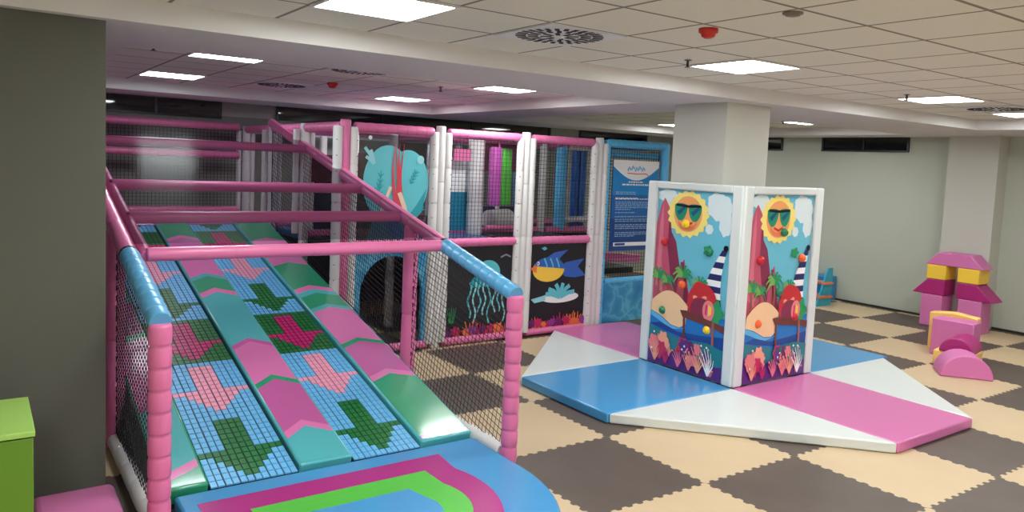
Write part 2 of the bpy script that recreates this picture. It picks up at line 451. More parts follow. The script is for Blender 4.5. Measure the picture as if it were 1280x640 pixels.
for x in (XL_, XR_):
    poly = [(RY+.05, .1), (1.5, .1), (1.53, sz(1.53)-.08), (YN, sz(YN)-.08), (YN, rz(YN)-.03), (RY+.05, rz(RY)-.03)]
    net(poly, lambda u, v, x=x: (x, u, v), sl, sp=.047, w=.0038, dirs=((1, .237), (-.237, 1)))
for x in (XL_, XR_):     # net lacing wound along the post edges
    for yy, z0, z1 in ((RY+.05, .12, 1.18), (1.59, .5, 1.5), (1.47, .15, 1.5)):
        z = MB(); n = int((z1-z0)/.035)
        for k in range(n):
            zz = z0+(z1-z0)*k/n; q = .012 if k % 2 else -.012
            z.bar((x, yy+q, zz), (x, yy-q, zz+.035), .006, black)
        z.build('lacing', sl)
# clear tinted sheet stretched over the upper part of the slide
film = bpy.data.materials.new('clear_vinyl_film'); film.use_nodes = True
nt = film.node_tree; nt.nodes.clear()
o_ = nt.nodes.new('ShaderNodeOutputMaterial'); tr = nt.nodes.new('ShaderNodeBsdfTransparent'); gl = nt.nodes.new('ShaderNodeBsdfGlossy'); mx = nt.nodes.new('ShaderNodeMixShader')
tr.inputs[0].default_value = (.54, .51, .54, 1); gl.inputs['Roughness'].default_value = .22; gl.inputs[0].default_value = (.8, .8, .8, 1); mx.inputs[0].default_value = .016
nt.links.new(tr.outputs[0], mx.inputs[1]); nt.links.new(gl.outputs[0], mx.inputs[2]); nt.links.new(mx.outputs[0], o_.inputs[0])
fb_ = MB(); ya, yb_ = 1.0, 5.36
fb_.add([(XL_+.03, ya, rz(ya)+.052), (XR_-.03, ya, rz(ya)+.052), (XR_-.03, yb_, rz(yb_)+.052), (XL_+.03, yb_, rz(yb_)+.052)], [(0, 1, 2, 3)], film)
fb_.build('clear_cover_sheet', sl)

# ------------------------------------------------------------------ landing mat
lm = thing('landing_mat', 'blue rounded landing mat with magenta and green bands at the slide foot', 'mat', (-2.17, -.5, 0))
def dshape(cx, yb, hw, cy, r, ch=0, n=14):
    pts = [(cx-hw, yb), (cx+hw, yb)] if not ch else [(cx-hw+ch*.0, yb), (cx+hw-ch, yb), (cx+hw, yb-ch*1.1)]
    for k in range(n*2+1):
        q = -PI*k/(2*n); pts.append((cx+hw*math.cos(q), cy+r*math.sin(q)))
    return pts
def matlayer(pts, z0, z1, m, name, par, bev=0):
    return MB().prism([(x, y, z0) for x, y in pts], (0, 0, z1-z0), m).build(name, par, bevel=bev, seg=3)
body = matlayer(dshape(-2.1, .285, 1.03, -.35, 1.12, n=20), .003, .095, blue2, 'mat_body', lm, .02)
def dband(cx, yb, hl, hr, ch, cy, r, n=16):
    pts = [(cx-hl, yb), (cx+hr-ch, yb)]
    for k in range(0, n*2+1):
        q = .35-(PI+.35)*k/(2*n)
        xx = cx+(hr if math.cos(q) > 0 else hl)*math.cos(q); pts.append((xx, cy+r*math.sin(q)))
    return pts
matlayer(dband(-2.2, .11, .84, .76, .02, -.42, .78), .0955, .0975, mag, 'magenta_band', lm)
matlayer(dband(-2.2, -.10, .60, .56, .04, -.5, .5), .098, .0995, green, 'green_band', lm)
matlayer(dband(-2.2, -.30, .38, .36, .06, -.56, .3), .100, .1015, blue2, 'blue_centre', lm)

# ------------------------------------------------------------------ play structure
PX = [-.95, .17, 1.34, 2.50, 3.70]; PY = [3.1, 4.27, 5.44, 6.6]
HT = 2.42; HM = 1.19; D0 = 1.15
ps = thing('play_structure', 'two-storey netted soft play frame with pink rails and white padded posts', 'play structure', (1.3, 4.8, 0))
def cluster(x, y, mid=white, side=white, z1=2.49, w=.085):
    mb = MB(); mb.foam((x, y, .003), (x, y, z1), .055, mid, seg=.6)
    mb.build('post', ps)
    for s in (-1, 1):
        m2 = MB(); m2.foam((x+s*w, y-.01, .06), (x+s*w, y-.01, HT-.0), .05, side, seg=.4)
        for k in range(14):
            z = .2+k*.16
            m2.lathe((x+s*(w+.026), y-.048, z), (x+s*(w+.029), y-.0585, z), [(0, .007), (1, .007)], mat('grommet', (120, 116, 120)), 6)
        m2.build('net_sleeve', ps)
cluster(PX[0], PY[0], mid=pink)
for x in PX[1:4]: cluster(x, PY[0])
MB().foam((PX[3]+.13, PY[0], .003), (PX[3]+.13, PY[0], 2.47), .05, blueframe, seg=.3).build('post', ps, label='bright blue post')
MB().foam((PX[4], PY[0], .003), (PX[4], PY[0], 2.47), .06, blueframe, seg=.3).build('post', ps, label='bright blue post')
for y in PY[1:]:
    for i, x in enumerate(PX):
        m_ = blueframe if (i == 4) else white
        MB().foam((x, y, .003), (x, y, 2.47), .055, m_, seg=.5).build('post', ps)
for y in PY[1:]:
    for s in (-.09, .09): MB().foam((PX[0]+s, y+.03, 1.2), (PX[0]+s, y+.03, 2.4), .038, white, seg=.4).build('net_sleeve', ps)
def rail(a, b, m, r=.052, seg=.11, g=.05):
    MB().foam(a, b, r, m, seg=seg, groove=g).build('rail', ps)
for i in range(3):
    for z in (HT, HM, .055):
        rail((PX[i]+.1, PY[0], z), (PX[i+1]-.1, PY[0], z), pink, r=.052 if z != .055 else .045)
rail((PX[3]+.16, PY[0], HT+.01), (PX[4]+.05, PY[0], HT+.01), blueframe, r=.055)
rail((PX[3]+.18, PY[0]+.1, HT-.13), (PX[4], PY[0]+.1, HT-.13), blueframe, r=.04)
rail((PX[3]+.2, PY[0]+.02, .62), (PX[4]-.05, PY[0]+.02, .62), blueframe, r=.04)
for y in PY[1:]:
    for i in range(4): rail((PX[i]+.06, y, HT), (PX[i+1]-.06, y, HT), pink if y < 6 else white, seg=.3)
    for i in range(4): rail((PX[i]+.06, y, HM), (PX[i+1]-.06, y, HM), pink, seg=.3)
for j in range(3):
    for x in (PX[0], PX[2], PX[4]): rail((x, PY[j]+.06, HT), (x, PY[j+1]-.06, HT), pink if x < 3 else blueframe, seg=.12)
# back bay over the slide's upper landing
for z in (2.45, 2.06): rail((XL_, PY[3], z), (PX[0]-.1, PY[3], z), pink, seg=.12)
rail((XL_, PY[3], 1.3), (PX[0]-.1, PY[3], 1.3), pink, seg=.12)
MB().foam((XL_, PY[3], .003), (XL_, PY[3], 2.47), .055, white, seg=.5).build('post', ps)
MB().foam((XL_, 5.44, .003), (XL_, 5.44, 2.47), .055, pink, seg=.5).build('post', ps)
net([(XL_, 1.3), (PX[0], 1.3), (PX[0], 2.42), (XL_, 2.42)], lambda u, v: (u, PY[3], v), ps, w=.004)
net([(5.4, 1.3), (6.6, 1.3), (6.6, 2.42), (5.4, 2.42)], lambda u, v: (XL_, u, v), ps, w=.004)
deckm = mat('deck_vinyl', (58, 120, 180), rough=.3)
MB().box((XL_+.05, YT+.02, 1.1), (PX[0]-.12, PY[3]-.06, 1.24), c_mauve).build('landing_deck', ps, bevel=.02)
for i in range(4):
    for j in range(3):
        if i == 3 and j == 0: continue
        MB().box((PX[i]+.06, PY[j]+.06, D0-.06), (PX[i+1]-.06, PY[j+1]-.06, D0+.03), deckm if (i+j) % 2 else darkin).build('deck', ps, bevel=.015)
# added dark sheets stand in for the shade inside the lower storey
for i in range(3):
    MB().box((PX[i]+.06, PY[2]+.02, .1), (PX[i+1]-.06, PY[2]+.04, D0-.07), darkin).build('cloth_or_shade_sheet', ps)
    MB().box((PX[i]+.06, PY[3]-.01, .1), (PX[i+1]-.06, PY[3]+.01, D0-.07), darkin).build('cloth_or_shade_sheet', ps)
MB().box((PX[3]-.01, PY[0]+.16, .1), (PX[3]+.01, PY[2]-.06, D0-.07), darkin).build('cloth_or_shade_sheet', ps)
MB().box((XL_+.1, 6.62, .02), (PX[0]-.1, 6.64, 1.2), darkin).build('cloth_or_shade_sheet', ps)
# added navy sheet for interior darkness behind the picture bay, maroon cloth before it
MB().box((PX[0]+.08, PY[1]+.06, HM+.05), (PX[1]-.08, PY[1]+.075, HT-.3), mat('navy_shade_sheet', (24, 34, 66), rough=.7)).build('cloth_or_shade_sheet', ps)
MB().box((PX[0]+.08, PY[1]-.01, HT-.62), (PX[1]-.3, PY[1]+.0, HT-.3), mat('maroon_cloth', (92, 18, 44), rough=.6)).build('cloth_or_shade_sheet', ps)
maroon = mat('maroon_vinyl', (120, 30, 74), rough=.4)
MB().box((PX[0]+.5, PY[1]-.06, HT-.34), (PX[1]-.08, PY[1]-.03, HT-.26), maroon).build('valance', ps)
# nets of the upper front bays, and behind the sign
for i in (1, 2):
    net([(PX[i]+.11, HM+.05), (PX[i+1]-.11, HM+.05), (PX[i+1]-.11, HT-.05), (PX[i]+.11, HT-.05)], lambda u, v: (u, PY[0]-.01, v), ps, w=.0035)
net([(PX[0]+.16, HM+.05), (PX[0]+1.0, HM+.05), (PX[0]+1.0, HM+.3), (PX[0]+.16, HM+.3)], lambda u, v: (u, PY[0]+.05, v), ps, w=.0045)
net([(PX[3]+.19, .66), (PX[4]-.06, .66), (PX[4]-.06, HT-.05), (PX[3]+.19, HT-.05)], lambda u, v: (u, PY[0]+.05, v), ps, w=.004)
for i in (2, 3):
    net([(PX[i]+.06, HM), (PX[i+1]-.06, HM), (PX[i+1]-.06, HT), (PX[i]+.06, HT)], lambda u, v: (u, PY[2], v), ps, w=.005)
net([(PY[0], HM), (PY[3], HM), (PY[3], HT), (PY[0], HT)], lambda u, v: (PX[4], u, v), ps, w=.005)

# --- arch panel, bay 1 lower
water = mat('water_print', (44, 142, 196), rough=.3)
nt = water.node_tree; b = nt.nodes['Principled BSDF']
tc = nt.nodes.new('ShaderNodeTexCoord'); vo = nt.nodes.new('ShaderNodeTexVoronoi'); vo.feature = 'DISTANCE_TO_EDGE'; vo.inputs['Scale'].default_value = 3.2
nz = nt.nodes.new('ShaderNodeTexNoise'); nz.inputs['Scale'].default_value = 6; va = nt.nodes.new('ShaderNodeVectorMath'); va.operation = 'MULTIPLY_ADD'; va.inputs[1].default_value = (.25, .25, .25)
nt.links.new(tc.outputs['Object'], nz.inputs['Vector']); nt.links.new(nz.outputs['Color'], va.inputs[0]); nt.links.new(tc.outputs['Object'], va.inputs[2]); nt.links.new(va.outputs[0], vo.inputs['Vector'])
cr = nt.nodes.new('ShaderNodeValToRGB'); cr.color_ramp.elements[0].color = (*lin((92, 180, 216)), 1); cr.color_ramp.elements[1].position = .09; cr.color_ramp.elements[1].color = (*lin((58, 152, 202)), 1)
e = cr.color_ramp.elements.new(.4); e.color = (*lin((40, 128, 184)), 1)
nt.links.new(vo.outputs['Distance'], cr.inputs[0]); nt.links.new(cr.outputs[0], b.inputs['Base Color'])
def arch_panel():
    x0, x1, y = PX[0]+.12, PX[1]-.10, PY[0]-.012
    z0, z1 = .06, HM-.04; cx = (x0+x1)/2-.0; hw = .37; cz = .66
    mb = MB(); t = (0, .05, 0); n = 12
    arc = [(cx-hw*math.cos(PI*k/n), cz+hw*math.sin(PI*k/n)*1.1) for k in range(n+1)]
    mb.prism([(x, y, z) for x, z in [(x0, z0), (cx-hw, z0)] + arc[:n//2+1] + [(cx, z1), (x0, z1)]], t, water)
    mb.prism([(x, y, z) for x, z in [(cx, z1)] + arc[n//2:] + [(cx+hw, z0), (x1, z0), (x1, z1)]], t, water)
    return mb.build('arch_panel', ps)
arch_panel()
def lowpanel(i, m, name='print_panel'):
    return MB().box((PX[i]+.11, PY[0]-.0, .1), (PX[i+1]-.11, PY[0]+.02, HM-.05), m).build(name, ps)  # opaque black backing paints in the dark storey behind the print
clear = bpy.data.materials.new('tinted_acrylic'); clear.use_nodes = True
nt = clear.node_tree; nt.nodes.clear()
o_ = nt.nodes.new('ShaderNodeOutputMaterial'); tr = nt.nodes.new('ShaderNodeBsdfTransparent'); gl = nt.nodes.new('ShaderNodeBsdfGlossy'); mx = nt.nodes.new('ShaderNodeMixShader')
tr.inputs[0].default_value = (.55, .56, .6, 1); gl.inputs['Roughness'].default_value = .05; mx.inputs[0].default_value = .05
nt.links.new(tr.outputs[0], mx.inputs[1]); nt.links.new(gl.outputs[0], mx.inputs[2]); nt.links.new(mx.outputs[0], o_.inputs[0])

def coral_row(p, w, h, seed, cols):
    rnd = random.Random(seed)
    for k in range(12):
        u = w*(k+.5)/12+rnd.uniform(-.03, .03); m = cols[k % len(cols)]; H = h*rnd.uniform(.5, 1)
        p.k += 1
        for j in range(5):
            a = PI/2+(j-2)*.42+rnd.uniform(-.1, .1); L = H*rnd.uniform(.7, 1)
            p.stroke([(u, 0), (u+math.cos(a)*L*.5, math.sin(a)*L*.5), (u+math.cos(a)*L*.8, math.sin(a)*L)], H*.16, m, step=False, taper=True)
        p.ell(u, H*.12, H*.35, H*.22, m, step=False)
    for k in range(8):
        r = h*rnd.uniform(.18, .32); u = min(max(w*(k+.5)/8+rnd.uniform(-.04, .04), r*1.3), w-r*1.3)
        p.ell(u, r*1.05, r, r*.9, [purp, crim, orange, ink('violet', (150, 60, 150))][k % 4], wob=.2, f=7, n=36)
# upper bay 1: clear sheet with an underwater print
x0, x1, z0, z1 = PX[0]+.15, PX[1]-.13, HM+.06, HT-.06
pp = MB().box((x0, PY[0]-.01, z0), (x1, PY[0]+.0, z1), clear).build('print_panel', ps, label='clear picture panel with a teal shell shape and sea plants')
W = x1-x0; Hh = z1-z0
p = Print(lambda u, v: (x0+u, PY[0]-.011, z0+v), (0, -1, 0))
teal = ink('teal', (98, 196, 210)); teal2 = ink('deep_teal', (40, 160, 176)); navy = ink('navy', (24, 62, 118)); ltb = ink('light_blue', (150, 212, 226))
redi = ink('coral_red', (214, 66, 88)); skin = ink('sand', (238, 208, 186)); purp = ink('purple', (108, 34, 110)); orange = ink('orange', (238, 120, 70)); blk = ink('black', (14, 16, 24)); grn = ink('green', (40, 140, 84)); wht = ink('white', (240, 242, 244)); yel = ink('yellow', (250, 206, 76))
pnk = ink('pink', (236, 120, 150)); crim = ink('crimson', (196, 34, 96)); grey = ink('grey', (150, 146, 164))
p.poly([(.12*W, 0), (.92*W, 0), (.97*W, .16), (.8*W, .22), (.2*W, .2)], ink('sea_dark', (40, 84, 110)))
p.ell(.40*W, .60, .34*W, .40, teal, n=30)
p.ell(.68*W, .60, .30*W, .36, teal, n=30, step=False)
p.poly([(.80*W, .35), (.96*W, .55), (.90*W, .30), (.72*W, .12), (.66*W, .2)], teal2)
for (u, v, a, s) in [(.2, .5, 1.2, .2), (.28, .55, 1.5, .26), (.72, .68, 1.1, .16), (.74, .30, .7, .2)]:
    p.k += 1
    p.stroke([(u*W, v-.08), (u*W+math.cos(a)*s*.5, v-.08+math.sin(a)*s*.5), (u*W+math.cos(a)*s, v-.08+math.sin(a)*s)], .012, teal2, step=False)
    for j in range(4):
        c = (u*W+math.cos(a)*s*j/4, v-.08+math.sin(a)*s*j/4)
        for sg in (-1, 1): p.stroke([c, (c[0]+math.cos(a+sg*.7)*.05, c[1]+math.sin(a+sg*.7)*.05)], .02, teal2, step=False, taper=True)
# generic red kelp frond and blue leaf where the poster's figure stands
for off, ph in ((0, 0), (.035, .8), (-.03, 1.7), (.06, 2.4)):
    p.stroke([(.52*W+off+.018*math.sin(t*5+ph), .34+t*.68) for t in [k/12 for k in range(13)]], .05, redi, step=(off == 0), taper=True)
p.stroke([(.50*W, .36), (.47*W, .26), (.50*W, .14), (.56*W, .06), (.62*W, .02)], .13, navy)
p.stroke([(.56*W, .50), (.64*W, .34), (.66*W, .26)], .05, skin); p.stroke([(.44*W, .56), (.36*W, .4), (.3*W, .28)], .035, skin, step=False)
p.ell(.85*W, .86, .045, .045, ltb, step=False)
p.ell(.14*W, 1.07, .022, .022, wht, step=False)
for a, l in ((2.15, .2), (1.85, .15), (2.5, .12)):
    p.stroke([(.2*W, .80), (.2*W+math.cos(a)*l*.5, .80+math.sin(a)*l*.6), (.2*W+math.cos(a)*l, .80+math.sin(a)*l)], .035, ltb, step=False)
p.mb.build('printed_sea_scene', pp)
# lower bay 2: jellyfish
pp = lowpanel(1, darkin); pp['label'] = 'picture panel with a teal jellyfish and corals, dark interior painted as black backing'
x0 = PX[1]+.11; W = PX[2]-.11-x0
p2 = Print(lambda u, v: (x0+u, PY[0]-.001, .1+v), (0, -1, 0))
p2.ell(.62*W, .72, .17, .15, teal, a0=-.2, a1=PI+.2); p2.ell(.50*W, .58, .13, .12, teal2, a0=-.2, a1=PI+.2, step=False)
for k in range(8):
    u = .36*W+k*.045*W*1.6; p2.stroke([(u+.022*math.sin(t*9+k), .62-t*(.42+.08*math.sin(k*2))) for t in [j/16 for j in range(17)]], .022, ltb if k % 2 else teal, step=(k == 0))
p2.stroke([(.80*W, .9), (.88*W, .93), (.95*W, .9)], .02, grey)
coral_row(p2, W, .2, 3, [crim, purp, orange, redi, orange, purp, crim])
for k in range(5): p2.stroke([(.1*W+(k-2)*.012, .16), (.1*W+(k-2)*.03, .34)], .014, grn, step=(k == 0), taper=True)
p2.mb.build('printed_jellyfish', pp)
# lower bay 3: plain tropical fish
pp = lowpanel(2, darkin); pp['label'] = 'picture panel with a yellow and blue fish over corals, dark interior painted as black backing'
x3 = PX[2]+.11; W3 = PX[3]-.11-x3
p3 = Print(lambda u, v: (x3+u, PY[0]-.001, .1+v), (0, -1, 0))
fb = ink('fish_blue', (52, 100, 190))
p3.poly([(.50*W3, .72), (.62*W3, .80), (.95*W3, .84), (.84*W3, .74), (.98*W3, .62), (.80*W3, .60), (.62*W3, .62)], fb)
p3.poly([(.26*W3, .85), (.42*W3, .93), (.66*W3, .96), (.52*W3, .86), (.5*W3, .8)], fb, step=False)
p3.ell(.34*W3, .72, .25, .155, yel); p3.poly([(.1*W3, .77)]+[(.34*W3+.25*math.cos(q), .72+.155*math.sin(q)) for q in [2.6-k*.2 for k in range(14)]], fb)
for c in (.26, .36, .46): p3.stroke([(c*W3, .86), (c*W3+.04, .78), (c*W3+.05, .74)], .022, teal, step=(c == .26))
p3.poly([(.02*W3, .74), (.14*W3, .78), (.14*W3, .68)], orange); p3.ell(.16*W3, .80, .02, .025, wht); p3.ell(.155*W3, .80, .01, .013, blk)
p3.poly([(.2*W3, .99), (.26*W3, 1.01), (.3*W3, .98), (.25*W3, .96)], teal, step=False)
p3.ell(.55*W3, .36, .30, .07, wht); 
for a in (.3, .9, 1.4, 1.9, 2.5, 2.9):
    p3.stroke([(.55*W3, .36), (.55*W3+math.cos(a)*.14, .38+math.sin(a)*.11), (.55*W3+math.cos(a)*.24, .37+math.sin(a)*.17)], .055, teal, step=(a == .3))
p3.poly([(.06*W3, .36), (.3*W3, .4), (.3*W3, .33), (.12*W3, .31)], ltb)
coral_row(p3, W3, .2, 9, [purp, orange, orange, orange, crim, purp, crim])
p3.mb.build('printed_fish', pp)
# low water-print pad and the trampoline edge in the blue bay
MB().box((PX[3]+.19, PY[0]-.01, .06), (PX[4]-.06, PY[0]+.04, .6), water).build('water_panel', ps, bevel=.01)
tr_ = MB().prism([(PX[3]+.2, PY[0]+.25, .86), (PX[4]-.1, PY[0]+.25, .80), (PX[4]-.1, PY[0]+.25, .92), (PX[3]+.2, PY[0]+.25, .98)], (0, .12, 0), pink); tr_.build('trampoline_edge_pad', ps, bevel=.02)
MB().box((PX[3]+.2, PY[0]+.4, .64), (PX[4]-.1, PY[2], .72), darkin).build('trampoline_bed', ps)
# things inside the upper storey
whp = mat('white_board', (232, 234, 238), rough=.4); tealb = mat('teal_board', (20, 130, 164), rough=.4)
def arch_board():
    y = 4.06; x0, x1 = .62, 1.16; z0, z1 = D0+.08, 2.16; mb = MB()
    cx, cz, r = x0, 1.78, .22
    arc = [(cx+r*math.cos(q), cz+r*1.3*math.sin(q)) for q in [-PI/2+PI*k/12 for k in range(13)]]
    mb.prism([(x, y, z) for x, z in [(x0, z0)] + arc + [(x0, z1), (x1, z1), (x1, z0)]], (0, .03, 0), whp)
    o = mb.build('white_board_wall', ps)
    MB().box((x0+.1, y-.012, z0), (x1-.02, y-.002, 1.72), tealb).build('teal_pad', o)
    MB().prism([(cx+(r+.0)*math.cos(q), y-.014, cz+r*1.3*math.sin(q)) for q in [-PI/2+PI*k/12 for k in range(13)]]+[(cx+(r-.025)*math.cos(q), y-.014, cz+(r-.025)*1.3*math.sin(q)) for q in [PI/2-PI*k/12 for k in range(13)]], (0, .012, 0), white).build('ring_trim', o)
arch_board()
MB().foam((1.17, 3.93, D0+.03), (1.17, 3.93, HT-.02), .105, white, seg=.4).build('padded_column', ps)
MB().box((.80, 3.86, 2.12), (1.04, 3.89, 2.27), pink).build('valance', ps)
MB().box((1.60, 4.40, 2.0), (2.3, 4.43, HT-.02), maroon).build('valance', ps)
MB().box((1.5, 4.55, D0+.04), (2.4, 4.58, 1.5), mat('indigo_cloth', (44, 30, 92))).build('cloth_or_shade_sheet', ps)
MB().foam((1.66, 4.14, 1.5), (1.66, 4.14, 2.2), .03, white, seg=.3).build('net_sleeve', ps)
rail((1.2, 3.7, HM+.1), (PX[2]+.5, 3.7, HM+.1), pink, r=.035)
royal = mat('royal_blue_vinyl', (34, 96, 180), **V)
MB().foam((2.85, 4.3, D0+.03), (2.85, 4.3, HT-.02), .085, blueframe, seg=.25).build('padded_column', ps, label='bright blue padded column')
for x in (3.13, 3.26): MB().foam((x, 4.32, D0+.03), (x, 4.32, HT-.06), .06, royal, seg=.25).build('padded_column', ps, label='dark blue padded column')
rail((2.94, 4.25, HT-.05), (3.6, 4.25, HT-.05), white, r=.035); rail((2.94, 4.25, 1.34), (3.6, 4.25, 1.34), white, r=.045)
MB().foam((2.2, 4.4, D0+.03), (2.2, 4.4, HT-.05), .06, mat('grey_vinyl', (150, 150, 158), **V), seg=.3).build('padded_column', ps, label='grey padded column')

# hanging and lying play items (things of their own)
bag = thing('punch_bag', 'green and pink hanging punch bag in the netted upper bay', 'punch bag', (1.37, 3.7, 1.57))
MB().box((1.37, 3.62, 1.58), (1.52, 3.78, 2.30), green).build('green_side', bag, bevel=.03, seg=3)
MB().box((1.25, 3.62, 1.57), (1.366, 3.78, 2.31), mat('violet_pink_vinyl', (206, 90, 190), **V)).build('pink_side', bag, bevel=.03, seg=3)
MB().bar((1.36, 3.7, 2.3), (1.36, 3.7, 2.42), .02, pink).build('strap', bag)
rl = MB().foam((1.5, 4.1, 1.36), (1.95, 4.3, 1.36), .13, white, seg=.4).build('foam_roller'); setorigin(rl, (1.7, 4.2, 1.23))
tag(rl, 'fat white foam roller lying across the upper storey below the punch bag', 'roller')

# ------------------------------------------------------------------ rules sign
sg = thing('rules_sign', 'blue notice board with white curved header hanging in the blue frame', 'sign', (3.16, PY[0]-.05, 1.05))
sx0, sx1, sz0, sz1 = PX[3]+.25, PX[4]-.12, 1.02, 2.22; sy = PY[0]-.0
s1 = ink('sign_bright', (0, 134, 208)); s2 = ink('sign_mid', (20, 104, 180)); s3 = ink('sign_deep', (22, 72, 142)); txt = ink('sign_text', (150, 190, 226))
MB().box((sx0, sy-.012, sz0), (sx1, sy, sz1), s2).build('board', sg)
p = Print(lambda u, v: (sx0+u, sy-.013, sz0+v), (0, -1, 0)); W = sx1-sx0; H = sz1-sz0
p.poly([(0, H*.62), (W, H*.62), (W, H), (0, H)], s1); p.poly([(0, 0), (W, 0), (W, H*.36), (0, H*.36)], s3, step=False)
p.poly([(0, H), (0, H*.93)]+[(W*k/12, H*(.93-.15*math.sin(PI*k/12))) for k in range(1, 12)]+[(W, H*.93), (W, H)], wht)
lb = ink('logo_blue', (120, 180, 226)); lr = ink('logo_red', (226, 90, 90))
for u, q in ((.34, .0), (.42, .012), (.50, -.004), (.57, .01), (.65, .0)): p.stroke([((u-.03)*W, H*(.885+q)), (u*W, H*(.925+q)), ((u+.035)*W, H*(.895+q))], .03, lb, step=(u == .34))
p.stroke([(.3*W, H*.86), (.5*W, H*.853), (.72*W, H*.858), (.78*W, H*.83)], .012, lr)
rnd = random.Random(4); p.k += 1
def words(u0, u1, v, h, m):
    u = u0
    while u < u1:
        l = rnd.uniform(.02, .07); e = min(u+l, u1)
        p.poly([(u*1, v), (e, v), (e, v+h), (u, v+h)], m, step=False); u += l+.012
words(.34*W, .66*W, H*.755, .018, wht); words(.2*W, .82*W, H*.725, .02, wht)
for v, e, m in [(.645, .5, txt), (.625, .52, txt), (.58, .55, wht), (.57, .9, wht), (.535, .86, txt), (.515, .9, txt), (.495, .88, txt), (.475, .9, txt), (.455, .4, txt), (.42, .5, txt),
             (.375, .9, txt), (.345, .93, txt), (.325, .9, txt), (.285, .92, txt), (.265, .9, txt), (.245, .88, txt), (.2, .9, txt), (.18, .93, txt), (.16, .5, txt)]:
    words(.07*W, e*W, H*v, .011, m)
p.stroke([(.05*W, H*.075), (.95*W, H*.075)], .05, wht); p.stroke([(.08*W, H*.075), (.3*W, H*.075)], .03, s3)
p.mb.build('printing', sg)

# ------------------------------------------------------------------ column guard: four framed poster pads round the pillar
skyb = ink('sky', (106, 188, 214)); cloud = ink('cloud', (214, 228, 236)); sunr = ink('sun_rays', (246, 224, 130)); sunf = ink('sun_face', (240, 164, 104)); lens1 = ink('lens_green', (30, 142, 110)); lens2 = ink('lens_blue', (24, 84, 130))
mtn = ink('mountain', (190, 84, 112)); mtd = ink('mountain_shade', (132, 50, 82)); mtl = ink('mountain_light', (212, 116, 138)); sandc = ink('beach', (242, 202, 160)); brown = ink('wood', (112, 58, 58)); brownl = ink('wood_light', (160, 92, 80))
sea = ink('sea', (30, 118, 196)); sead = ink('sea_deep', (24, 70, 150)); seal = ink('sea_foam', (96, 178, 226)); teald = ink('reef_teal', (36, 124, 140)); purd = ink('reef_purple', (92, 44, 130)); coralp = ink('reef_pink', (232, 130, 140)); coralo = ink('reef_orange', (240, 164, 140)); palm = ink('palm', (44, 150, 96)); palml = ink('palm_light', (120, 178, 96)); navst = ink('stripe_navy', (44, 44, 104)); redb = ink('chest_red', (196, 50, 60))
